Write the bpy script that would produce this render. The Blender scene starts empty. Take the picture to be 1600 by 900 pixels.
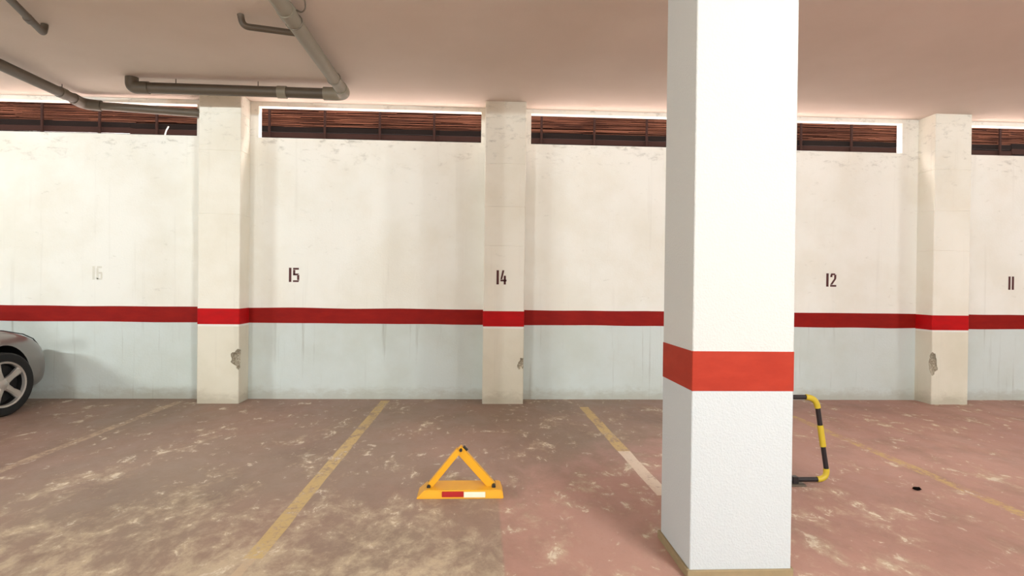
import bpy, bmesh, math, random
from mathutils import Vector, Matrix, noise
random.seed(7)
PI = math.pi
scn = bpy.context.scene
COL = scn.collection

# ------------------------------------------------------------------ camera
F, YAW, PITCH, ROLL, CH = 962.27, 0.0549, -0.0062, 0.0120, 1.35
cam_d = bpy.data.cameras.new('camera'); cam_d.sensor_width = 36.0; cam_d.lens = F / 1600 * 36
cam_d.clip_start = 0.02
cam = bpy.data.objects.new('camera', cam_d); COL.objects.link(cam); scn.camera = cam
fw = Vector((math.sin(YAW) * math.cos(PITCH), math.cos(YAW) * math.cos(PITCH), math.sin(PITCH)))
rt = Vector((math.cos(YAW), -math.sin(YAW), 0)); up = rt.cross(fw)
r2 = rt * math.cos(ROLL) + up * math.sin(ROLL); u2 = up * math.cos(ROLL) - rt * math.sin(ROLL)
M = Matrix((r2, u2, -fw)).transposed().to_4x4(); M.translation = (0, 0, CH); cam.matrix_world = M

# ------------------------------------------------------------------ world, exposure
world = bpy.data.worlds.new('sky'); scn.world = world; world.use_nodes = True
bgn = world.node_tree.nodes['Background']
bgn.inputs['Color'].default_value = (1.0, 0.90, 0.87, 1); bgn.inputs['Strength'].default_value = 15.0
vs = scn.view_settings
vs.view_transform = 'Standard'; vs.look = 'None'; vs.gamma = 1.0; vs.exposure = 0.06; vs.use_curve_mapping = False

# lamps of the driving aisle, the last one added as fill light: (x, y, z, watts)
LAMPS = [(2.6, -1.5, 3.25, 1000), (-7.5, 2.4, 3.25, 520), (9.3, 2.2, 3.25, 270), (-4.4, -3.2, 3.25, 700)]
LAMP_COL = (0.90, 0.985, 1.0)

# ------------------------------------------------------------------ helpers
def srgb(r, g, b):
    f = lambda c: (c / 255 / 12.92) if c / 255 <= 0.04045 else ((c / 255 + 0.055) / 1.055) ** 2.4
    return (f(r), f(g), f(b), 1)

class NT:
    """small node-tree writer"""
    def __init__(s, name):
        s.m = bpy.data.materials.new(name); s.m.use_nodes = True
        s.t = s.m.node_tree; s.b = s.t.nodes['Principled BSDF']
    def n(s, typ, **kw):
        nd = s.t.nodes.new(typ)
        for k, v in kw.items():
            setattr(nd, k, v)
        return nd
    def l(s, a, b): s.t.links.new(a, b)
    def pos(s, scale=(1, 1, 1), rot=(0, 0, 0)):
        g = s.n('ShaderNodeNewGeometry'); mp = s.n('ShaderNodeMapping')
        mp.inputs['Scale'].default_value = scale; mp.inputs['Rotation'].default_value = rot
        s.l(g.outputs['Position'], mp.inputs['Vector']); return mp.outputs['Vector']
    def xyz(s):
        g = s.n('ShaderNodeNewGeometry'); sp = s.n('ShaderNodeSeparateXYZ'); s.l(g.outputs['Position'], sp.inputs[0]); return sp.outputs
    def noise(s, vec, scale, detail=4, rough=0.55, dist=0.0):
        nd = s.n('ShaderNodeTexNoise'); s.l(vec, nd.inputs['Vector'])
        nd.inputs['Scale'].default_value = scale; nd.inputs['Detail'].default_value = detail
        nd.inputs['Roughness'].default_value = rough; nd.inputs['Distortion'].default_value = dist
        return nd.outputs['Fac']
    def ramp(s, fac, a, b, ca=0.0, cb=1.0):
        nd = s.n('ShaderNodeMapRange'); nd.clamp = True; nd.interpolation_type = 'SMOOTHSTEP'
        s.l(fac, nd.inputs['Value'])
        for k, v in (('From Min', a), ('From Max', b), ('To Min', ca), ('To Max', cb)):
            nd.inputs[k].default_value = v
        return nd.outputs['Result']
    def math(s, op, a, b=None):
        nd = s.n('ShaderNodeMath'); nd.operation = op
        for i, v in enumerate((a, b)):
            if v is None: continue
            if isinstance(v, (int, float)): nd.inputs[i].default_value = v
            else: s.l(v, nd.inputs[i])
        return nd.outputs[0]
    def mix(s, fac, a, b, mode='MIX'):
        nd = s.n('ShaderNodeMix'); nd.data_type = 'RGBA'; nd.blend_type = mode; nd.clamp_factor = True
        for sock, v in ((nd.inputs[0], fac), (nd.inputs[6], a), (nd.inputs[7], b)):
            if isinstance(v, (int, float)): sock.default_value = v
            elif isinstance(v, tuple): sock.default_value = v
            else: s.l(v, sock)
        return nd.outputs[2]
    def bump(s, h, strength=0.3, dist=0.01):
        nd = s.n('ShaderNodeBump'); nd.inputs['Strength'].default_value = strength; nd.inputs['Distance'].default_value = dist
        s.l(h, nd.inputs['Height']); s.l(nd.outputs['Normal'], s.b.inputs['Normal'])
    def done(s, col, rough=0.6, metal=0.0):
        if isinstance(col, tuple): s.b.inputs['Base Color'].default_value = col
        else: s.l(col, s.b.inputs['Base Color'])
        if isinstance(rough, (int, float)): s.b.inputs['Roughness'].default_value = rough
        else: s.l(rough, s.b.inputs['Roughness'])
        s.b.inputs['Metallic'].default_value = metal
        return s.m

def simple(name, col, rough=0.5, metal=0.0, var=0.12, scale=30, bump=0.0, coat=0.0):
    t = NT(name); f = t.noise(t.pos(), scale, 4)
    dark = tuple(c * (1 - var) for c in col[:3]) + (1,)
    c = t.mix(f, dark, col)
    if bump: t.bump(f, bump, 0.004)
    t.b.inputs['Coat Weight'].default_value = coat
    return t.done(c, rough, metal)

# ------------------------------------------------------------------ materials
def wall_paint(name, lower, upper, line=None, stain=0.5, zed=0.872, fine=0.15, low_stain=1.0):
    """white paint above the red stripe, another coat below, faint run marks and scuffs"""
    t = NT(name); x = t.xyz()
    wob = t.noise(t.pos((6, 6, 1)), 1.0, 2)
    z = t.math('ADD', x[2], t.math('MULTIPLY', t.math('SUBTRACT', wob, 0.5), 0.008))
    low = t.ramp(z, zed - 0.002, zed + 0.002, 1, 0)
    blot = t.noise(t.pos((0.9, 0.9, 0.9)), 1.3, 5, 0.6)
    runs = t.noise(t.pos((14, 14, 0.5)), 1.0, 5, 0.65)
    runs_m = t.ramp(runs, 0.58, 0.74)
    scuf = t.noise(t.pos((3, 3, 7)), 2.2, 8, 0.72, 0.4)
    scuf_m = t.ramp(scuf, 0.62, 0.70)
    up_c = t.mix(t.ramp(blot, 0.35, 0.7), upper, tuple(c * k for c, k in zip(upper[:3], (0.93, 0.91, 0.87))) + (1,))
    lo_c = t.mix(t.ramp(blot, 0.35, 0.7), lower, tuple(c * k for c, k in zip(lower[:3], (0.90, 0.89, 0.85))) + (1,))
    lo_c = t.mix(t.math('MULTIPLY', runs_m, 0.55 * low_stain), lo_c, srgb(150, 150, 138))
    # grime rising from the floor
    foot = t.math('MULTIPLY', t.ramp(t.math('ADD', x[2], t.math('MULTIPLY', scuf, -0.28)), -0.13, 0.03, 1, 0), 0.40)
    lo_c = t.mix(foot, lo_c, srgb(150, 138, 112))
    if line:
        ln = t.ramp(z, zed - 0.024, zed - 0.020, 0, 1)
        lo_c = t.mix(ln, lo_c, line)
    up_c = t.mix(t.math('MULTIPLY', runs_m, 0.22 * stain), up_c, srgb(160, 150, 135))
    up_c = t.mix(t.math('MULTIPLY', scuf_m, 0.40 * stain), up_c, srgb(165, 158, 140))
    # damp marks under the window openings
    topm = t.math('MULTIPLY', t.ramp(x[2], 2.55, 2.98), t.ramp(scuf, 0.53, 0.66))
    up_c = t.mix(t.math('MULTIPLY', topm, 0.55 * stain), up_c, srgb(120, 116, 100))
    c = t.mix(low, up_c, lo_c)
    hgt = t.noise(t.pos(), 45, 5, 0.6)
    t.bump(hgt, fine, 0.01)
    return t.done(c, 0.75)

WHITE = srgb(244, 242, 234)
M_WALL = wall_paint('wall_paint', srgb(211, 219, 216), WHITE)
M_COLUMN = wall_paint('column_paint', srgb(230, 224, 207), srgb(244, 240, 228), line=srgb(240, 237, 228), stain=0.4, low_stain=0.25)
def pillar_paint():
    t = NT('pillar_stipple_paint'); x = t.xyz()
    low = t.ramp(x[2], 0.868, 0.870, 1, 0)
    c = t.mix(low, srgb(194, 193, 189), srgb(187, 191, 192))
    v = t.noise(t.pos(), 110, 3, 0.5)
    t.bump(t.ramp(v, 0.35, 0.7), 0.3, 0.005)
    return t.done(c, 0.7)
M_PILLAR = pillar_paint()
def red_paint(name, a, b):
    t = NT(name); f = t.noise(t.pos((1, 1, 3)), 5, 6, 0.65)
    c = t.mix(t.ramp(f, 0.3, 0.75), a, b)
    spots = t.ramp(t.noise(t.pos(), 60, 3, 0.6), 0.70, 0.78)
    c = t.mix(t.math('MULTIPLY', spots, 0.25), c, srgb(195, 90, 75))
    t.bump(f, 0.15, 0.005); t.b.inputs['Specular IOR Level'].default_value = 0.2
    return t.done(c, 0.65)
M_RED_WALL = red_paint('red_stripe_wall', srgb(134, 12, 5), srgb(148, 20, 8))
M_RED_COL = red_paint('red_stripe_column', srgb(190, 6, 12), srgb(172, 8, 12))
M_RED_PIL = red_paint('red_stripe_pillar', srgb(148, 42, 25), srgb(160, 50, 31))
M_NUMBER = simple('stencil_paint', srgb(86, 26, 22), 0.6, var=0.35, scale=60)
M_NUMBER_FADED = simple('faded_stencil', srgb(226, 222, 209), 0.7, var=0.05)
def exposed():
    t = NT('exposed_concrete'); f = t.noise(t.pos(), 60, 8, 0.7)
    c = t.mix(t.ramp(f, 0.3, 0.7), srgb(146, 130, 105), srgb(222, 213, 192))
    t.bump(f, 1.0, 0.02); return t.done(c, 0.9)
M_EXPOSED = exposed()

def floor_nodes(t):
    """worn red-brown floor paint over pale concrete"""
    x = t.xyz()
    big = t.noise(t.pos((0.55, 0.35, 1)), 1.0, 4, 0.55)
    med = t.noise(t.pos((1.1, 0.7, 1), (0, 0, 0.35)), 2.3, 12, 0.76, 0.25)
    fin = t.noise(t.pos((3.2, 1.9, 1), (0, 0, -0.2)), 3.0, 9, 0.74, 0.5)
    grit = t.noise(t.pos(), 38, 5, 0.7)
    brown = t.mix(t.ramp(big, 0.35, 0.65), srgb(140, 120, 104), srgb(152, 122, 108))
    red = t.mix(t.ramp(big, 0.35, 0.65), srgb(168, 124, 112), srgb(183, 139, 124))
    # a newer coat lies right of a pour joint and near the pillar
    jx = t.ramp(t.math('ADD', x[0], t.math('MULTIPLY', t.math('SUBTRACT', grit, 0.5), 0.03)), 0.13, 0.15)
    nearY = t.ramp(t.math('ADD', t.math('SUBTRACT', x[1], t.math('MULTIPLY', x[0], 0.9)), t.math('MULTIPLY', t.math('SUBTRACT', med, 0.5), 2.6)), 3.3, 4.3, 1, 0)
    coat = t.math('MULTIPLY', jx, nearY)
    base = t.mix(t.math('MULTIPLY', coat, 0.85), brown, red)
    # where the paint is driven off: the aisle side, left of the joint
    worn = t.ramp(x[1], 2.2, 5.0, 0.16, -0.02)
    worn = t.math('MULTIPLY', worn, t.math('SUBTRACT', 1.0, t.math('MULTIPLY', jx, 0.75)))
    bare = t.ramp(t.math('ADD', t.math('ADD', med, worn), t.math('MULTIPLY', t.math('SUBTRACT', fin, 0.5), 0.45)), 0.505, 0.735)
    base = t.mix(t.math('MULTIPLY', bare, 0.78), base, t.mix(grit, srgb(190, 170, 140), srgb(213, 196, 168)))
    # chips down to light concrete
    chips = t.math('MULTIPLY', t.ramp(t.math('ADD', fin, t.math('MULTIPLY', t.math('SUBTRACT', med, 0.5), 0.5)), 0.585, 0.66), 0.70)
    base = t.mix(chips, base, srgb(224, 213, 193))
    # grime
    dirt = t.ramp(t.noise(t.pos((0.8, 0.5, 1), (0, 0, 0.5)), 2.0, 8, 0.65), 0.45, 0.75)
    base = t.mix(t.math('MULTIPLY', dirt, 0.45), base, srgb(104, 84, 71))
    base = t.mix(t.math('MULTIPLY', t.ramp(grit, 0.55, 0.75), 0.22), base, srgb(101, 82, 71))
    return base, fin, grit, med
def mat_floor():
    t = NT('worn_floor_paint'); c, fin, grit, med = floor_nodes(t)
    t.bump(t.math('ADD', t.math('MULTIPLY', fin, 0.6), t.math('MULTIPLY', grit, 0.4)), 0.25, 0.008)
    return t.done(c, t.ramp(med, 0.3, 0.7, 0.5, 0.75))
M_FLOOR = mat_floor()
def mat_line(name, paint, keep):
    t = NT(name); c, fin, grit, med = floor_nodes(t)
    w = t.ramp(t.math('ADD', t.math('MULTIPLY', fin, 0.65), t.math('MULTIPLY', grit, 0.35)), keep, keep + 0.14, 1, 0)
    c2 = t.mix(t.math('MULTIPLY', w, 0.85), c, paint)
    t.bump(grit, 0.15, 0.004)
    return t.done(c2, 0.65)
M_LINE_Y = mat_line('worn_yellow_line', srgb(198, 170, 112), 0.47)
M_LINE_W = mat_line('worn_white_line', srgb(222, 206, 186), 0.50)
M_LINE_F = mat_line('faded_line', srgb(190, 166, 138), 0.44)
M_LINE_FY = mat_line('faded_yellow_line', srgb(196, 166, 104), 0.42)

def mat_ceiling():
    t = NT('ceiling_plaster'); f = t.noise(t.pos(), 0.8, 5, 0.6); g = t.noise(t.pos(), 50, 5, 0.6)
    c = t.mix(t.ramp(f, 0.3, 0.7), srgb(218, 204, 193), srgb(212, 197, 185))
    t.bump(g, 0.15, 0.008); return t.done(c, 0.85)
M_CEIL = mat_ceiling()
M_PLAIN = simple('plain_white_wall', srgb(205, 203, 198), 0.8, var=0.06, scale=2)
M_SILL = simple('window_concrete', srgb(240, 226, 220), 0.8, var=0.06, scale=8)
M_GROUND = simple('outside_ground', srgb(236, 222, 216), 0.9, var=0.2, scale=6)
M_PIPE = simple('painted_pipe', srgb(142, 132, 114), 0.5, var=0.18, scale=9)
M_PIPE_D = simple('grey_pipe', srgb(96, 84, 70), 0.5, var=0.2, scale=9)
M_STEEL = simple('dull_steel', srgb(120, 110, 98), 0.45, metal=0.6)
def mat_reed():
    t = NT('reed_stems'); f = t.noise(t.pos((1.5, 90, 90)), 1.0, 3, 0.6); g = t.noise(t.pos((0.6, 2, 4)), 2.0, 3)
    c = t.mix(t.ramp(f, 0.3, 0.7), srgb(34, 18, 12), srgb(86, 54, 40))
    c = t.mix(t.math('MULTIPLY', t.ramp(g, 0.45, 0.7), 0.5), c, srgb(28, 13, 9))
    return t.done(c, 0.8)
M_REED = mat_reed()
M_NEARBLACK = simple('near_black_brown', srgb(14, 9, 7), 0.9, var=0.5, scale=14)
M_FPOST = simple('rusty_post', srgb(30, 17, 13), 0.8, var=0.3)
for _m in (M_REED, M_NEARBLACK, M_FPOST):
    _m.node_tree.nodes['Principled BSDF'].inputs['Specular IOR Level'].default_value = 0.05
M_YEL = simple('barrier_yellow', srgb(230, 166, 32), 0.4, var=0.08, scale=12)
M_YEL2 = simple('sleeve_yellow', srgb(206, 178, 48), 0.45, var=0.1)
M_REFL_R = simple('reflector_red', srgb(176, 34, 36), 0.35, var=0.1)
M_REFL_W = simple('reflector_white', srgb(248, 238, 214), 0.35, var=0.06)
M_BLACK = simple('black_rubber', srgb(24, 22, 22), 0.6, var=0.2)
M_TUBEBLK = simple('black_tube_paint', srgb(38, 32, 34), 0.4, var=0.2)
M_TILE = simple('skirting_mortar', srgb(152, 132, 98), 0.8, var=0.3, scale=22, bump=0.3)
M_CAR = simple('car_silver', srgb(136, 128, 123), 0.32, metal=0.55, var=0.03, scale=4, coat=0.5)
M_TYRE = simple('tyre_rubber', srgb(20, 19, 19), 0.75, var=0.2)
M_RIM = simple('alloy', srgb(196, 190, 184), 0.35, metal=0.6, var=0.06)
M_GLASSD = simple('dark_car_glass', srgb(22, 24, 26), 0.08, var=0.1, coat=0.5)
M_LENS = simple('lamp_lens', srgb(190, 192, 192), 0.12, metal=0.2, var=0.05, coat=0.8)
M_TAIL = simple('tail_lens', srgb(150, 20, 18), 0.2, var=0.1)
M_LAMPBODY = simple('lamp_enamel', srgb(236, 234, 228), 0.5, var=0.04)
def mat_emit():
    t = NT('lit_tube'); t.b.inputs['Emission Color'].default_value = LAMP_COL + (1,)
    t.b.inputs['Emission Strength'].default_value = 6.0
    return t.done((0.9, 0.9, 0.88, 1), 0.4)
M_TUBE = mat_emit()

# ------------------------------------------------------------------ geometry helpers
def obj(name, bm, mat=None, parent=None, smooth=False, loc=None):
    me = bpy.data.meshes.new(name)
    bmesh.ops.recalc_face_normals(bm, faces=bm.faces)
    bm.to_mesh(me); bm.free()
    for m in (mat if isinstance(mat, (list, tuple)) else [mat]):
        if m: me.materials.append(m)
    if smooth:
        for p in me.polygons: p.use_smooth = True
        try: me.set_sharp_from_angle(angle=math.radians(40))
        except Exception: pass
    o = bpy.data.objects.new(name, me); COL.objects.link(o)
    if parent: o.parent = parent
    if loc: o.location = loc
    return o
def tag(o, label=None, cat=None, group=None, kind=None):
    for k, v in (('label', label), ('category', cat), ('group', group), ('kind', kind)):
        if v: o[k] = v
    return o
def empty(name, loc, label, cat, group=None, rz=0):
    o = bpy.data.objects.new(name, None); COL.objects.link(o); o.location = loc; o.rotation_euler = (0, 0, rz)
    o.empty_display_size = 0.1
    return tag(o, label, cat, group)
def box(bm, x0, x1, y0, y1, z0, z1, bev=0.0, segs=1):
    vs_ = [bm.verts.new((x, y, z)) for x in (x0, x1) for y in (y0, y1) for z in (z0, z1)]
    fs = [bm.faces.new([vs_[i] for i in f]) for f in ((0, 1, 3, 2), (4, 6, 7, 5), (0, 4, 5, 1), (2, 3, 7, 6), (0, 2, 6, 4), (1, 5, 7, 3))]
    if bev:
        es = list({e for f in fs for e in f.edges})
        bmesh.ops.bevel(bm, geom=es, offset=bev, segments=segs, affect='EDGES', profile=0.5)
    return bm
def mkbox(*a, bev=0.0, segs=1):
    return box(bmesh.new(), *a, bev=bev, segs=segs)
def sweep(bm, pts, r, seg=14, cap=True, closed=False):
    pts = [Vector(p) for p in pts]; n = len(pts); rings = []
    ref = None
    for i, p in enumerate(pts):
        if closed: d = (pts[(i + 1) % n] - pts[i - 1]).normalized()
        else: d = (pts[min(i + 1, n - 1)] - pts[max(i - 1, 0)]).normalized()
        if ref is None:
            ref = d.orthogonal().normalized()
        ref = (ref - d * ref.dot(d)).normalized(); b = d.cross(ref)
        rr = r[i] if isinstance(r, (list, tuple)) else r
        rings.append([bm.verts.new(p + (ref * math.cos(2 * PI * k / seg) + b * math.sin(2 * PI * k / seg)) * rr) for k in range(seg)])
    m = n if closed else n - 1
    for i in range(m):
        A, B = rings[i], rings[(i + 1) % n]
        off = 0
        if closed and i == n - 1:
            off = min(range(seg), key=lambda o: (A[0].co - B[o].co).length)
        for k in range(seg):
            bm.faces.new((A[k], A[(k + 1) % seg], B[(k + 1 + off) % seg], B[(k + off) % seg]))
    if cap and not closed:
        bm.faces.new(rings[0]); bm.faces.new(rings[-1][::-1])
    return bm
def fillet(pts, rad, seg=6, closed=False):
    P = [Vector(p) for p in pts]; out = []; n = len(P)
    for i, p in enumerate(P):
        if not closed and i in (0, n - 1): out.append(p); continue
        a = (P[i - 1] - p); b = (P[(i + 1) % n] - p); r = min(rad, a.length * .49, b.length * .49)
        a0 = p + a.normalized() * r; b0 = p + b.normalized() * r
        for k in range(seg + 1):
            t = k / seg; out.append(a0 * (1 - t) ** 2 + p * 2 * t * (1 - t) + b0 * t * t)
    return out
def lathe(bm, prof, axis='X', seg=32, closed=True):
    """prof: list of (radius, along)"""
    rings = []
    for r, a in prof:
        ring = []
        for k in range(seg):
            c, s_ = math.cos(2 * PI * k / seg) * r, math.sin(2 * PI * k / seg) * r
            ring.append(bm.verts.new({'X': (a, c, s_), 'Z': (c, s_, a), 'Y': (c, a, s_)}[axis]))
        rings.append(ring)
    m = len(rings) if closed else len(rings) - 1
    for i in range(m):
        A, B = rings[i], rings[(i + 1) % len(rings)]
        for k in range(seg): bm.faces.new((A[k], A[(k + 1) % seg], B[(k + 1) % seg], B[k]))
    if not closed:
        bm.faces.new(rings[0]); bm.faces.new(rings[-1][::-1])
    return bm
def prism(bm, poly, y0, y1):
    """extrude an (x,z) outline between two y"""
    A = [bm.verts.new((x, y0, z)) for x, z in poly]; B = [bm.verts.new((x, y1, z)) for x, z in poly]
    bm.faces.new(A); bm.faces.new(B[::-1]); n = len(poly)
    for i in range(n): bm.faces.new((A[i], B[i], B[(i + 1) % n], A[(i + 1) % n]))
    return bm
def bake(o):
    """apply modifiers"""
    dg = bpy.context.evaluated_depsgraph_get(); me = bpy.data.meshes.new_from_object(o.evaluated_get(dg))
    o.modifiers.clear(); old = o.data; o.data = me; bpy.data.meshes.remove(old)
def subtract(o, cutters):
    for c in cutters:
        m = o.modifiers.new('cut', 'BOOLEAN'); m.object = c; m.operation = 'DIFFERENCE'; m.solver = 'EXACT'
        try: m.material_mode = 'TRANSFER'
        except Exception: pass
    bake(o)
    for c in cutters:
        me = c.data; bpy.data.objects.remove(c); bpy.data.meshes.remove(me)

# ------------------------------------------------------------------ room shell
YW, ZC = 7.20, 3.40           # back wall face, ceiling
ZS, ZL = 2.994, 3.352         # window sill, lintel underside
XL, XR, YB = -13.0, 14.0, -7.0
Z1, Z2 = 0.872, 1.048         # red stripe
floor = obj('floor', mkbox(XL, XR, YB, YW + 0.1, -0.15, 0), M_FLOOR); tag(floor, 'worn red-brown painted garage floor with pale bare patches', kind='structure')
ceil = obj('ceiling', mkbox(XL, XR, YB, YW + 0.10, ZC, ZC + 0.30), M_CEIL); tag(ceil, 'flat plaster ceiling above the parking bays', kind='structure')
bm = bmesh.new()
box(bm, XL, XR, YW, YW + 0.10, 0, ZS)
OPEN = [(-6.60, -3.212), (-2.527, 0.015), (0.598, 5.108), (5.917, 9.60)]
box(bm, XL, XR, YW, YW + 0.10, ZL, ZC)
xs = [XL] + [v for a in OPEN for v in a] + [XR]
for i in range(0, len(xs), 2): box(bm, xs[i], xs[i + 1], YW, YW + 0.10, ZS, ZL)
wall = obj('wall_back', bm, M_WALL); tag(wall, 'white back wall with pale blue-grey dado and long window slots', kind='structure')
for nm, a in (('wall_left', (XL - .2, XL, YB, YW + .1, 0, ZC)), ('wall_right', (XR, XR + .2, YB, YW + .1, 0, ZC)), ('wall_front', (XL, XR, YB - .2, YB, 0, ZC))):
    tag(obj(nm, mkbox(*a), M_PLAIN), kind='structure')

# wall stripes between the columns (children of the wall)
CW = [(-3.068, -2.617), (0.060, 0.520), (5.311, 5.756)]       # columns against the wall
YC = 6.92
def stripe(x0, x1, y0, y1, mat, parent, z0=Z1, z1=Z2, wob=0.004):
    bm = bmesh.new(); n = max(2, int((x1 - x0) / 0.12))
    T, B = [], []
    for i in range(n + 1):
        x = x0 + (x1 - x0) * i / n
        T.append(z1 + wob * noise.noise((x * 1.7, 3.1, 0))); B.append(z0 + wob * noise.noise((x * 1.9, 8.7, 0)))
    V = [[bm.verts.new((x0 + (x1 - x0) * i / n, y, z)) for (y, z) in ((y0, B[i]), (y0, T[i]), (y1, T[i]), (y1, B[i]))] for i in range(n + 1)]
    for i in range(n):
        for k in range(4):
            bm.faces.new((V[i][k], V[i][(k + 1) % 4], V[i + 1][(k + 1) % 4], V[i + 1][k]))
    bm.faces.new(V[0]); bm.faces.new(V[-1][::-1])
    return obj('red_stripe', bm, mat, parent)
edges = [XL] + [v for a in CW for v in a] + [XR]
for i in range(0, len(edges), 2):
    stripe(edges[i], edges[i + 1], YW - 0.002, YW + 0.005, M_RED_WALL, wall, wob=0.008)

# stencilled bay numbers, digits on a 0..1 x 0..1 cell
def digit(ch):
    w = 0.34
    bars = {'1': [((0.5 - w / 2, 0), (0.5 + w / 2, 0), (0.5 + w / 2, 1), (0.5 - w / 2, 1))],
            '5': [((0, .87), (.9, .87), (.9, 1), (0, 1)), ((0, .5), (w, .5), (w, .85), (0, .85)), ((0, .47), (.72, .47), (.95, .60), (0, .60)),
                  ((.64, .14), (.98, .14), (.98, .52), (.64, .46)), ((0, 0), (.85, 0), (.98, .12), (0, .12)), ],
            '4': [((.30, 1), (.62, 1), (.28, .36), (0, .36)), ((0, .22), (1, .22), (1, .34), (0, .34)), ((.54, 0), (.88, 0), (.88, .62), (.54, .62))],
            '2': [((.05, .87), (.80, .87), (.80, 1), (.15, 1)), ((.64, .55), (.98, .62), (.98, .92), (.64, .85)), ((0, .15), (.34, .15), (.98, .60), (.64, .60)),
                  ((0, 0), (1, 0), (1, .13), (0, .13)), ((0, .72), (w, .72), (w, .88), (.04, .88))],
            '6': [((0, .05), (w, .05), (w, .85), (0, .85)), ((.05, .87), (.9, .87), (.9, 1), (.15, 1)), ((.32, .45), (.85, .45), (.95, .58), (.32, .58)),
                  ((.70, .12), (.98, .12), (.98, .52), (.70, .46)), ((.08, 0), (.9, 0), (.98, .12), (0, .12))]}
    return bars[ch]
def number(text, x0, x1, z0, z1, y, mat, parent, label):
    bm = bmesh.new(); n = len(text); tot = x1 - x0
    ws = [0.52 if c == '1' else 1.0 for c in text]; gap = 0.22 * tot / 2
    unit = (tot - gap * (n - 1)) / sum(ws); cx = x0
    for c, w in zip(text, ws):
        dw = w * unit
        for q in digit(c):
            if c == '1':
                q = ((0.12, 0), (0.86, 0), (0.86, 1), (0.12, 1))
            prism(bm, [(cx + u * dw, z0 + v * (z1 - z0)) for u, v in q], y - 0.0015, y + 0.001)
        cx += dw + gap
    o = obj('painted_number', bm, mat, parent); o['label'] = label; return o
number('16', -4.351, -4.238, 1.345, 1.496, YW, M_NUMBER_FADED, wall, 'nearly painted-over stencilled number 16')
number('15', -2.175, -2.052, 1.345, 1.508, YW, M_NUMBER, wall, 'dark red stencilled number 15')
number('12', 4.180, 4.310, 1.366, 1.526, YW, M_NUMBER, wall, 'dark red stencilled number 12')
number('11', 6.480, 6.560, 1.354, 1.517, YW, M_NUMBER, wall, 'dark red stencilled number 11')

# parking lines: thin worn paint on the floor
def line(x0, y0, x1, y1, w, mat, label):
    bm = bmesh.new(); n = 20
    L = []
    for i in range(n + 1):
        t = i / n; x, y = x0 + (x1 - x0) * t, y0 + (y1 - y0) * t
        a, b = (noise.noise((y * 4, x0 * 7, s)) * 0.008 for s in (0.3, 5.1))
        L.append([bm.verts.new((x - w / 2 + a, y, 0.0008)), bm.verts.new((x + w / 2 + b, y, 0.0008))])
    for i in range(n): bm.faces.new((L[i][0], L[i][1], L[i + 1][1], L[i + 1][0]))
    o = obj('parking_line', bm, mat, floor); o['label'] = label
line(-1.045, 7.10, -1.080, 3.05, 0.095, M_LINE_Y, 'worn yellow bay line running to the wall')
line(-1.082, 3.05, -1.105, 2.55, 0.05, M_LINE_F, 'last traces of the worn yellow line')
line(1.180, 6.75, 1.200, 4.95, 0.10, M_LINE_Y, 'yellow bay line beyond the pillar')
line(1.200, 4.95, 1.215, 3.90, 0.10, M_LINE_W, 'whitish rubbed end of bay line by the pillar')
line(3.300, 6.30, 3.288, 2.6, 0.095, M_LINE_FY, 'faded yellow bay line right of the pillar')
line(-3.295, 7.05, -3.336, 4.20, 0.085, M_LINE_F, 'faint rubbed bay line in front of the left column')

# ------------------------------------------------------------------ columns on the wall
def column(x0, x1, joints, label, chips):
    y0, y1 = YC, YW + 0.02
    bm = bmesh.new()
    zs = [(0, 0)]
    for z in sorted(joints): zs += [(z - 0.004, 0), (z - 0.001, 0.004), (z + 0.001, 0.004), (z + 0.004, 0)]
    zs.append((ZC, 0)); rings = []
    c = 0.007
    for z, d in zs:
        P = [(x0 + d, y1), (x0 + d, y0 + c + d), (x0 + c + d, y0 + d), (x1 - c - d, y0 + d), (x1 - d, y0 + c + d), (x1 - d, y1)]
        rings.append([bm.verts.new((px, py, z)) for px, py in P])
    for A, B in zip(rings, rings[1:]):
        for k in range(6): bm.faces.new((A[k], A[(k + 1) % 6], B[(k + 1) % 6], B[k]))
    bm.faces.new(rings[0]); bm.faces.new(rings[-1][::-1])
    o = obj('wall_column', bm, [M_COLUMN, M_EXPOSED])
    cut = []
    for (cx, cz, rx, ry, rz, seed) in chips:
        b2 = bmesh.new(); bmesh.ops.create_icosphere(b2, subdivisions=3, radius=1)
        for v in b2.verts:
            k = 1 + 0.45 * noise.noise(v.co * 1.6 + Vector((seed, 0, 0))) + 0.18 * noise.noise(v.co * 4 + Vector((0, seed, 0)))
            v.co = Vector((v.co.x * rx * k + cx, v.co.y * ry * k + YC, v.co.z * rz * k + cz))
        cut.append(obj('chip', b2, M_EXPOSED))
    if cut: subtract(o, cut)
    tag(o, label, 'column', 'columns along the back wall')
    bm = bmesh.new(); e = 0.002
    P = [(x0 - e, y1 - .02), (x0 - e, y0 + c), (x0 + c, y0 - e), (x1 - c, y0 - e), (x1 + e, y0 + c), (x1 + e, y1 - .02)]
    A = [bm.verts.new((px, py, Z1)) for px, py in P]; B = [bm.verts.new((px, py, Z2 - .003)) for px, py in P]
    for k in range(6): bm.faces.new((A[k], A[(k + 1) % 6], B[(k + 1) % 6], B[k]))
    bm.faces.new(A); bm.faces.new(B[::-1])
    obj('red_stripe', bm, M_RED_COL, o)
    return o
c1 = column(*CW[0], [2.08, 2.78, 3.19], 'pale wall column right of the silver car, chipped low on its right edge', [(-2.63, 0.50, 0.085, 0.05, 0.085, 1.0), (-2.60, 0.56, 0.05, 0.06, 0.05, 3.0), (-2.615, 0.42, 0.03, 0.04, 0.05, 6.0)])
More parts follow.
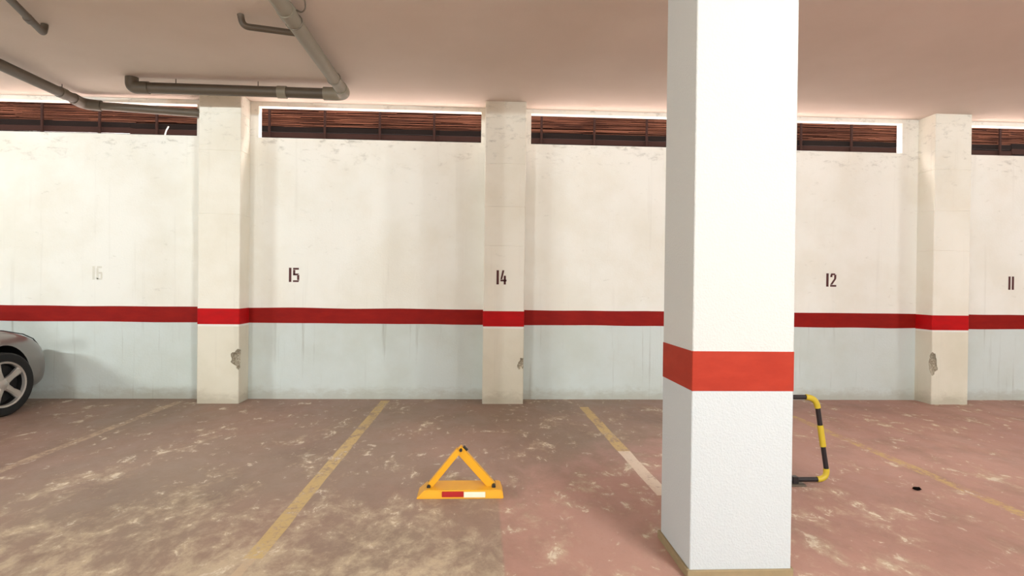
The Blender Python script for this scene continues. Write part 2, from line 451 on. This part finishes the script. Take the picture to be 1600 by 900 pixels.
c2 = column(*CW[1], [1.78, 2.22, 2.70, 3.22], 'wall column bearing the number 14', [(0.505, 0.47, 0.035, 0.03, 0.06, 2.2), (0.47, 0.43, 0.02, 0.012, 0.035, 7.2)])
c4 = column(*CW[2], [1.80, 2.27, 2.75], 'right wall column between numbers 12 and 11 with a broken corner', [(5.315, 0.47, 0.05, 0.05, 0.11, 4.0), (5.33, 0.56, 0.03, 0.04, 0.05, 9.0), (5.345, 0.44, 0.035, 0.02, 0.06, 5.5)])
number('14', 0.200, 0.318, 1.345, 1.505, YC, M_NUMBER, c2, 'dark red stencilled number 14')

# ------------------------------------------------------------------ free-standing pillar
PX0, PX1, PY0, PY1 = 0.990, 1.470, 2.785, 3.235
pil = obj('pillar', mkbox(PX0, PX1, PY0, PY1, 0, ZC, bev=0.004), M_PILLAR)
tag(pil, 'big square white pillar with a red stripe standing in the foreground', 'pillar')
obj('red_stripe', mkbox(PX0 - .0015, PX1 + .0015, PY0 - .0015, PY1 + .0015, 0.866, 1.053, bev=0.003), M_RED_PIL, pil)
for nm, a in (('skirting', (PX0 - .014, PX1 + .006, PY0 - .014, PY0 + .002, 0, 0.042)), ('skirting', (PX0 - .014, PX0 + .002, PY0 + .002, PY1 + .014, 0, 0.042)),
              ('skirting', (PX1 - .002, PX1 + .014, PY0 + .002, PY1 + .014, 0, 0.042)), ('skirting', (PX0 + .002, PX1 - .002, PY1 - .002, PY1 + .014, 0, 0.042))):
    obj(nm, mkbox(*a, bev=0.003), M_TILE, pil)

# ------------------------------------------------------------------ outside the window slots
gr = obj('ground_outside', mkbox(XL, XR, YW + 0.10, 12.0, 2.5, 2.965), M_GROUND); tag(gr, 'strip of ground outside the windows', kind='structure')
FY = 8.0
fence = empty('reed_fence', (0, FY, 2.965), 'brown reed screen fence seen through the window slots', 'fence')
def stick_mesh(x0, x1, n_rows, z0, z1, yj):
    verts, faces = [], []
    for i in range(n_rows):
        z = z0 + (z1 - z0) * (i + random.random() * .6) / n_rows
        x = x0 + random.uniform(-1, 0)
        while x < x1:
            L = random.uniform(0.5, 1.7); r = random.uniform(0.003, 0.006); y = random.uniform(-yj, yj)
            dz = random.uniform(-.008, .008); zz = z + random.uniform(-.003, .003); b = len(verts)
            for e, (xx, ze) in enumerate(((x, zz), (x + L, zz + dz))):
                for k in range(5):
                    a = 2 * PI * k / 5; verts.append((xx, y + r * math.cos(a), ze + r * math.sin(a)))
            for k in range(5): faces.append((b + k, b + (k + 1) % 5, b + 5 + (k + 1) % 5, b + 5 + k))
            faces += [tuple(b + k for k in range(4, -1, -1)), tuple(b + 5 + k for k in range(5))]
            x += L - 0.02
    return verts, faces
v, f = stick_mesh(-8.2, 11.0, 84, 0.30, 0.93, 0.012)
me = bpy.data.meshes.new('reed_mat'); me.from_pydata(v, [], f); me.materials.append(M_REED)
o = bpy.data.objects.new('reed_mat', me); COL.objects.link(o); o.parent = fence; o['kind'] = 'stuff'
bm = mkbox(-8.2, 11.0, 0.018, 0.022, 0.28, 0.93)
obj('backing_cloth', bm, M_NEARBLACK, fence)
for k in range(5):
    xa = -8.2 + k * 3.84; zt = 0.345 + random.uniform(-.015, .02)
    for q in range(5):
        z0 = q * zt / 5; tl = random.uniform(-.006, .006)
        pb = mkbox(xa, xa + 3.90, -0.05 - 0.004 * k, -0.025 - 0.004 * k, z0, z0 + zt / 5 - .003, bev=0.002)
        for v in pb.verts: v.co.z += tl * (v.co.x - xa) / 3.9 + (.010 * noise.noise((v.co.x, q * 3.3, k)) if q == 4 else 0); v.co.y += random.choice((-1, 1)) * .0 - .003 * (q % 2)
        obj('dark_slat', pb, M_NEARBLACK if q != 3 else M_FPOST, fence)  # near-black slats fill the lower zone of the fence
k = 0
x = -5.38 - 0.69 * 4
while x < 11:
    obj('post', mkbox(x - .014, x + .014, -0.10, -0.075, 0, 0.95, bev=0.003), M_FPOST, fence); x += 0.687
o = obj('plastic_strip', sweep(bmesh.new(), [(-3.60, 7.262, 2.999), (-3.585, 7.266, 3.06), (-3.562, 7.27, 3.11)], 0.008, 6), M_LAMPBODY)
tag(o, 'short white plastic strip leaning in the left window slot', 'plastic strip')

# ------------------------------------------------------------------ pipes under the ceiling
PZ = 3.30
d = empty('drain_pipe', (-1.41, 4.0, PZ), 'cream painted drain pipe running under the ceiling with side branches', 'pipe')
def part(name, bm, mat, parent, smooth=True):
    o = obj(name, bm, mat, parent, smooth); o.matrix_parent_inverse = Matrix.Translation(parent.location).inverted(); return o
part('main_run', sweep(bmesh.new(), [(-1.405, -3.0, PZ), (-1.405, 6.36, PZ)], 0.058, 20), M_PIPE, d)
part('elbow', sweep(bmesh.new(), fillet([(-1.405, 6.28, PZ), (-1.405, 6.49, PZ), (-1.62, 6.49, PZ)], 0.14, 8), 0.068, 20), M_PIPE, d)
part('cross_run', sweep(bmesh.new(), [(-1.60, 6.49, PZ), (-3.42, 6.46, PZ)], 0.055, 20), M_PIPE_D, d)
part('end_elbow', sweep(bmesh.new(), fillet([(-3.36, 6.461, PZ), (-3.53, 6.46, PZ), (-3.53, 6.46, ZC)], 0.08, 8), 0.062, 20), M_PIPE_D, d)
for x in (-2.04,): part('coupling', sweep(bmesh.new(), [(x - .045, 6.483, PZ), (x + .045, 6.484, PZ)], 0.064, 20), M_PIPE, d)
for y in (0.2, 2.4, 4.55): part('coupling', sweep(bmesh.new(), [(-1.405, y - .05, PZ), (-1.405, y + .05, PZ)], 0.066, 20), M_PIPE, d)
part('branch', sweep(bmesh.new(), fillet([(-1.43, 4.97, 3.31), (-1.83, 4.86, 3.31), (-1.85, 4.855, ZC)], 0.07, 8), 0.025, 14), M_PIPE_D, d)
for y in (4.72, 6.0, 2.0): 
    part('hanger', sweep(bmesh.new(), [(-1.405 + .062 * math.cos(a), y, PZ + .062 * math.sin(a)) for a in [PI * 2 * k / 16 for k in range(16)]], 0.005, 6, closed=True), M_STEEL, d)
    part('hanger_rod', sweep(bmesh.new(), [(-1.405, y, PZ + .06), (-1.405, y, ZC)], 0.005, 6), M_STEEL, d)
part('wire_hook', sweep(bmesh.new(), fillet([(-1.28, 4.55, ZC), (-1.27, 4.55, 3.33), (-1.30, 4.56, 3.30), (-1.34, 4.56, 3.32)], 0.03, 5), 0.006, 6), M_STEEL, d)
for x in (-2.28, -3.1):
    part('hanger_rod', sweep(bmesh.new(), [(x, 6.47, PZ + .05), (x, 6.47, ZC)], 0.005, 6), M_STEEL, d)

e2 = empty('waste_pipe', (-4.43, 5.0, PZ), 'thick grey pipe at left bending along the window to the column', 'pipe')
part('main_run', sweep(bmesh.new(), [(-4.40, -2.0, 3.315), (-4.40, 6.98, 3.305)], 0.052, 20), M_PIPE_D, e2)
part('elbow', sweep(bmesh.new(), fillet([(-4.40, 6.93, 3.305), (-4.40, 7.11, 3.295), (-4.22, 7.125, 3.285)], 0.09, 8), 0.060, 20), M_PIPE_D, e2)
part('cross_run', sweep(bmesh.new(), [(-4.26, 7.125, 3.285), (-3.066, 7.125, 3.225)], 0.046, 20), M_PIPE_D, e2)
for y in (6.75, 4.9): part('hanger_rod', sweep(bmesh.new(), [(-4.40, y, 3.33), (-4.40, y, ZC)], 0.005, 6), M_STEEL, e2)
part('coupling', sweep(bmesh.new(), [(-4.40, 6.70, 3.306), (-4.40, 6.80, 3.306)], 0.058, 20), M_PIPE_D, e2)

e3 = empty('conduit', (-3.3, 4.3, 3.3), 'thin dark conduit at the upper left ending in the ceiling', 'pipe')
part('tube', sweep(bmesh.new(), fillet([(-2.86, 3.0, 3.32), (-3.505, 5.15, 3.32), (-3.51, 5.17, 3.375), (-3.51, 5.17, ZC - .004)], 0.04, 5), 0.027, 14), M_PIPE_D, e3)
part('coupling', sweep(bmesh.new(), [(-3.42, 4.85, 3.32), (-3.44, 4.916, 3.32)], 0.032, 14), M_PIPE_D, e3)

# ------------------------------------------------------------------ triangular parking lock
t0 = empty('parking_lock', (-0.098, 3.96, 0), 'yellow triangular folding parking lock with red and white reflectors', 'parking lock')
def lp(name, bm, mat, smooth=False): return obj(name, bm, mat, t0, smooth)
# base tray: outline (y,z) with bevelled ends
bm = bmesh.new()
lo = [(-.275, -.10), (.275, -.10), (.275, .12), (-.275, .12)]; hi = [(-.225, -.092), (.262, -.092), (.255, .11), (-.215, .11)]
A = [bm.verts.new((x, y, 0)) for x, y in lo]; B = [bm.verts.new((x, y, .052)) for x, y in hi]
for k in range(4): bm.faces.new((A[k], A[(k + 1) % 4], B[(k + 1) % 4], B[k]))
bm.faces.new(A[::-1]); bm.faces.new(B)
bmesh.ops.bevel(bm, geom=list(bm.edges), offset=0.005, segments=2, affect='EDGES')
lp('base', bm, M_YEL)
lp('reflector', mkbox(-.114, .022, -.101, -.090, .012, .046, bev=.002), M_REFL_R)['label'] = 'red reflector'
lp('reflector', mkbox(.023, .158, -.101, -.090, .009, .043, bev=.002), M_REFL_W)['label'] = 'white reflector'
def arm(x0, z0, x1, z1, w, y0, y1, name='arm'):
    dx, dz = x1 - x0, z1 - z0; L = math.hypot(dx, dz); nx, nz = -dz / L * w / 2, dx / L * w / 2
    bm = prism(bmesh.new(), [(x0 + nx, z0 + nz), (x1 + nx, z1 + nz), (x1 - nx, z1 - nz), (x0 - nx, z0 - nz)], y0, y1)
    bmesh.ops.bevel(bm, geom=list(bm.edges), offset=0.004, segments=2, affect='EDGES')
    return lp(name, bm, M_YEL)
arm(-.205, .045, -.012, .285, .036, -.03, .025)
arm(.205, .045, -.018, .292, .052, -.012, .04)
for x in (-.176, .186):
    o = lp('hinge_pin', lathe(bmesh.new(), [(.0, -.045), (.012, -.045), (.012, .06), (.0, .06)], 'Y', 12, closed=False), M_BLACK, True)
    o.location = (x * 1.14, 0, .058)
lp('hinge_pin', lathe(bmesh.new(), [(.0, -.036), (.009, -.036), (.009, .05), (.0, .05)], 'Y', 12, closed=False), M_BLACK, True).location = (.0, 0, .287)
lp('lock_cylinder', sweep(bmesh.new(), [(.012, 0.01, .276), (.036, 0.01, .251)], 0.009, 10), M_BLACK, True).location = (0.004, 0, 0.026)

# ------------------------------------------------------------------ hoop barrier behind the pillar
hb = empty('hoop_barrier', (1.93, 4.10, 0), 'yellow and black tubular hoop barrier half hidden behind the white pillar', 'barrier')
HW, HT, Hh = 0.485, 0.395, 0.600
path = fillet([(-HW, 0, .035), (HW, 0, .035), (HT, 0, Hh), (-HT, 0, Hh)], 0.075, 8, closed=True)
obj('hoop', sweep(bmesh.new(), path, 0.0165, 12, closed=True), M_TUBEBLK, hb, True)
def along(p, q, a, b): p, q = Vector(p), Vector(q); return [p.lerp(q, a), p.lerp(q, b)]
BR, TR, TL, BL = (HW, 0, .035), (HT, 0, Hh), (-HT, 0, Hh), (-HW, 0, .035)
n1 = 9
for i in range(4):
    obj('yellow_sleeve', sweep(bmesh.new(), path[i * n1:(i + 1) * n1], 0.0205, 12), M_YEL2, hb, True)
for s in (1, -1):
    p, q = (s * HW, 0, .035), (s * HT, 0, Hh)
    obj('yellow_sleeve', sweep(bmesh.new(), along(p, q, .40, .66), 0.0205, 12), M_YEL2, hb, True)
obj('yellow_sleeve', sweep(bmesh.new(), [(-.09, 0, Hh), (.09, 0, Hh)], 0.0205, 12), M_YEL2, hb, True)
for s in (1, -1):
    obj('foot_plate', mkbox(s * .25 - .06, s * .25 + .06, -.05, .05, 0, .012, bev=.002), M_STEEL, hb)
    obj('foot_bracket', mkbox(s * .25 - .02, s * .25 + .02, -.024, .024, .010, .058, bev=.003), M_TUBEBLK, hb)
obj('support_strut', sweep(bmesh.new(), [(0, 0, .30), (0, .30, .02)], 0.012, 10), M_TUBEBLK, hb, True)
obj('strut_socket', mkbox(-.05, .05, .26, .36, 0, .02, bev=.003), M_STEEL, hb)

b = bmesh.new(); bmesh.ops.create_icosphere(b, subdivisions=2, radius=1)
for v in b.verts: v.co = Vector((v.co.x * .028, v.co.y * .022, v.co.z * .010)) * (1 + .35 * noise.noise(v.co * 1.7)); v.co.z += .010
o = obj('pebble', b, M_NEARBLACK, smooth=True, loc=(2.96, 3.975, 0)); tag(o, 'small dark pebble on the floor by the faded right line', 'pebble')

# ------------------------------------------------------------------ car (nose to the wall)
CX, CY = -5.465, 7.075
car = empty('car', (CX, CY, 0), 'silver hatchback parked nose to the wall at the left edge', 'car')
ST = [(0.0, .60, .24, .47), (-.035, .70, .20, .57), (-.11, .785, .17, .645), (-.24, .825, .16, .725), (-.42, .85, .16, .79), (-.70, .868, .16, .845), (-1.0, .872, .16, .885), (-1.35, .875, .17, .93),
      (-2.1, .88, .17, .955), (-3.0, .88, .17, .975), (-3.55, .872, .18, .985), (-3.85, .84, .20, .975), (-4.03, .79, .24, .90), (-4.12, .70, .30, .72)]
FR = [(0, 0), (.68, 0), (.92, .06), (.985, .26), (1.0, .5), (.985, .72), (.95, .90), (.87, .985), (.60, 1.025), (0, 1.045)]
def sect(y, w, zb, zt, s=1): return [(s * a * w, y, zb + (zt - zb) * c) for a, c in FR]
bm = bmesh.new(); rings = []
for st in ST:
    R_ = sect(*st); Lf = [(-x, y, z) for x, y, z in R_[1:-1]]
    rings.append([bm.verts.new(p) for p in R_ + Lf[::-1]])
for A, B in zip(rings, rings[1:]):
    n = len(A)
    for k in range(n): bm.faces.new((A[k], A[(k + 1) % n], B[(k + 1) % n], B[k]))
bm.faces.new(rings[0]); bm.faces.new(rings[-1][::-1])
body = obj('body', bm, [M_CAR, M_BLACK])
body.modifiers.new('s', 'SUBSURF').levels = 2; bake(body)
cuts = []
AX = (-.805, -3.38); WR = .312
for ya in AX:
    for s in (1, -1):
        c = bmesh.new(); lathe(c, [(.375, s * .58), (.375, s * 1.1)], 'X', 40, closed=False)
        for v in c.verts: v.co.y += ya; v.co.z += WR + .005
        cuts.append(obj('arch', c, M_BLACK))
subtract(body, cuts); body.parent = car
for p in body.data.polygons: p.use_smooth = True
try: body.data.set_sharp_from_angle(angle=math.radians(38))
except Exception: pass
# cabin
lowp = [(.80, -1.15, .90), (.82, -2.3, .93), (.80, -3.5, .95), (.66, -4.0, .93)]
hip = [(.56, -1.95, 1.40), (.60, -2.45, 1.435), (.58, -3.1, 1.43), (.52, -3.55, 1.38)]
bm = bmesh.new()
A = [bm.verts.new(p) for p in lowp] + [bm.verts.new((-x, y, z)) for x, y, z in lowp[::-1]]
B = [bm.verts.new(p) for p in hip] + [bm.verts.new((-x, y, z)) for x, y, z in hip[::-1]]
for k in range(8): bm.faces.new((A[k], A[(k + 1) % 8], B[(k + 1) % 8], B[k]))
bm.faces.new(A); bm.faces.new(B[::-1])
obj('cabin_glass', bm, M_GLASSD, car)
bm = bmesh.new()
rp = hip + [(-x, y, z) for x, y, z in hip[::-1]]
A = [bm.verts.new((x * 1.03, y, z - .02)) for x, y, z in rp]; B = [bm.verts.new((x * .93, -2.75 + (y + 2.75) * .93, z + .035)) for x, y, z in rp]
for k in range(8): bm.faces.new((A[k], A[(k + 1) % 8], B[(k + 1) % 8], B[k]))
bm.faces.new(A); bm.faces.new(B[::-1]); obj('roof', bm, M_CAR, car, True)
for s in (1, -1):
    for i in (0, 1, 2, 3):
        p, q = Vector(lowp[i]), Vector(hip[i]); p.x *= s; q.x *= s
        obj('roof_pillar', sweep(bmesh.new(), [p, p.lerp(q, .5) + Vector((s * .02, 0, .0)), q], .035 if i != 1 else .028, 8), M_CAR if i != 1 else M_BLACK, car, True)
    m = bmesh.new(); bmesh.ops.create_uvsphere(m, u_segments=16, v_segments=10, radius=1)
    for v in m.verts: v.co = Vector((v.co.x * .10, v.co.y * .07, v.co.z * .065))
    obj('mirror', m, M_CAR, car, True).location = (s * .94, -1.45, 1.0)
    for y in (-1.95, -2.95): obj('door_handle', mkbox(s * .868 - .02, s * .868 + .02, y - .09, y + .09, .775, .80, bev=.008), M_CAR, car)
    m = bmesh.new(); bmesh.ops.create_uvsphere(m, u_segments=24, v_segments=12, radius=1)
    for v in m.verts:
        v.co = Vector((v.co.x * .12, v.co.y * .20, v.co.z * .055)); v.co.z += .16 * (-v.co.y) * .9; v.co.y -= s * v.co.x * .9
    obj('headlight', m, M_LENS, car, True).location = (s * .635, -.175, .605)
    m = bmesh.new(); bmesh.ops.create_uvsphere(m, u_segments=16, v_segments=10, radius=1)
    for v in m.verts: v.co = Vector((v.co.x * .13, v.co.y * .1, v.co.z * .09))
    obj('tail_light', m, M_TAIL, car, True).location = (s * .70, -3.98, .80)
    # bonnet shut line on the wing
    obj('bonnet_seam', sweep(bmesh.new(), [(s * w * .885, y, zb + (zt - zb) * .972) for y, w, zb, zt in ST[2:8]], .0055, 6), M_BLACK, car)
obj('lower_grille', mkbox(-.55, .55, -.05, .02, .24, .34, bev=.02, segs=2), M_BLACK, car)
obj('upper_grille', mkbox(-.40, .40, -.075, .012, .50, .565, bev=.015, segs=2), M_BLACK, car)
# wheels
def wheel(s, y, steer):
    w = bpy.data.objects.new('wheel', None); COL.objects.link(w); w.parent = car; w.location = (s * .785, y, WR); w.rotation_euler = (0, 0, (PI if s < 0 else 0) + steer)
    tp = [(.222, -.09), (.262, -.10), (.296, -.095), (.311, -.078), (.312, 0), (.311, .078), (.296, .095), (.262, .10), (.222, .09)]
    obj('tyre', lathe(bmesh.new(), tp, 'X', 48), M_TYRE, w, True)
    rb = bmesh.new(); lathe(rb, [(.226, .092), (.222, .098), (.206, .094), (.202, .062), (.226, .062)], 'X', 48)
    obj('rim', rb, M_RIM, w, True)
    obj('rim_barrel', lathe(bmesh.new(), [(.224, .062), (.202, .062), (.196, -.09), (.224, -.09)], 'X', 40), M_BLACK, w, True)
    sp = bmesh.new()
    for k in range(5):
        a0 = 2 * PI * k / 5 + .30
        R3 = Matrix.Rotation(a0, 3, 'X')
        pts = [(.045, .033), (.12, .027), (.205, .038)]
        Fv = [[sp.verts.new(R3 @ Vector((xf, sg * wd, r))) for sg, xf in ((-1, .072), (-.55, .086), (.55, .086), (1, .072), (1, .045), (-1, .045))] for r, wd in pts]
        for A, B in zip(Fv, Fv[1:]):
            for q in range(6): sp.faces.new((A[q], A[(q + 1) % 6], B[(q + 1) % 6], B[q]))
        sp.faces.new(Fv[0]); sp.faces.new(Fv[-1][::-1])
    obj('spokes', sp, M_RIM, w)
    obj('hub', lathe(bmesh.new(), [(.0, .092), (.030, .090), (.060, .078), (.064, .03), (0, .03)], 'X', 24, closed=False), M_RIM, w, True)
    obj('brake_disc', lathe(bmesh.new(), [(.0, .012), (.195, .012), (.195, -.012), (0, -.012)], 'X', 32, closed=False), M_BLACK, w, True)
for s in (1, -1):
    wheel(s, AX[0], -.24); wheel(s, AX[1], 0)

# ------------------------------------------------------------------ lamps on the ceiling of the aisle, the rear one an added fill
for i, (lx, ly, lz, pw) in enumerate(LAMPS):
    lab = ['twin fluorescent lamp above the aisle nearest the big white pillar', 'fluorescent lamp far along the aisle on the car side', 'fluorescent lamp far along the aisle on the right side', 'added fill lamp above the rear of the aisle'][i]
    L = empty('fluorescent_lamp', (lx, ly, lz), lab, 'lamp', 'fluorescent lamps of the aisle')
    obj('lamp_body', mkbox(-.64, .64, -.08, .08, .05, ZC - lz, bev=.01), M_LAMPBODY, L)
    for s in (1, -1):
        obj('end_cap', mkbox(s * .62 - .015, s * .62 + .015, -.07, .07, 0.0, .06, bev=.006), M_LAMPBODY, L)
        obj('tube', sweep(bmesh.new(), [(-.60, s * .045, .028), (.60, s * .045, .028)], .013, 12), M_TUBE, L, True)
    ld = bpy.data.lights.new('tube_light', 'POINT'); ld.energy = pw / 3; ld.color = LAMP_COL; ld.shadow_soft_size = 0.06
    for dx in (-.4, 0, .4):                      # bare tubes shine evenly to all sides
        lo_ = bpy.data.objects.new('tube_light', ld); COL.objects.link(lo_); lo_.parent = L; lo_.location = (dx, 0, -0.065)
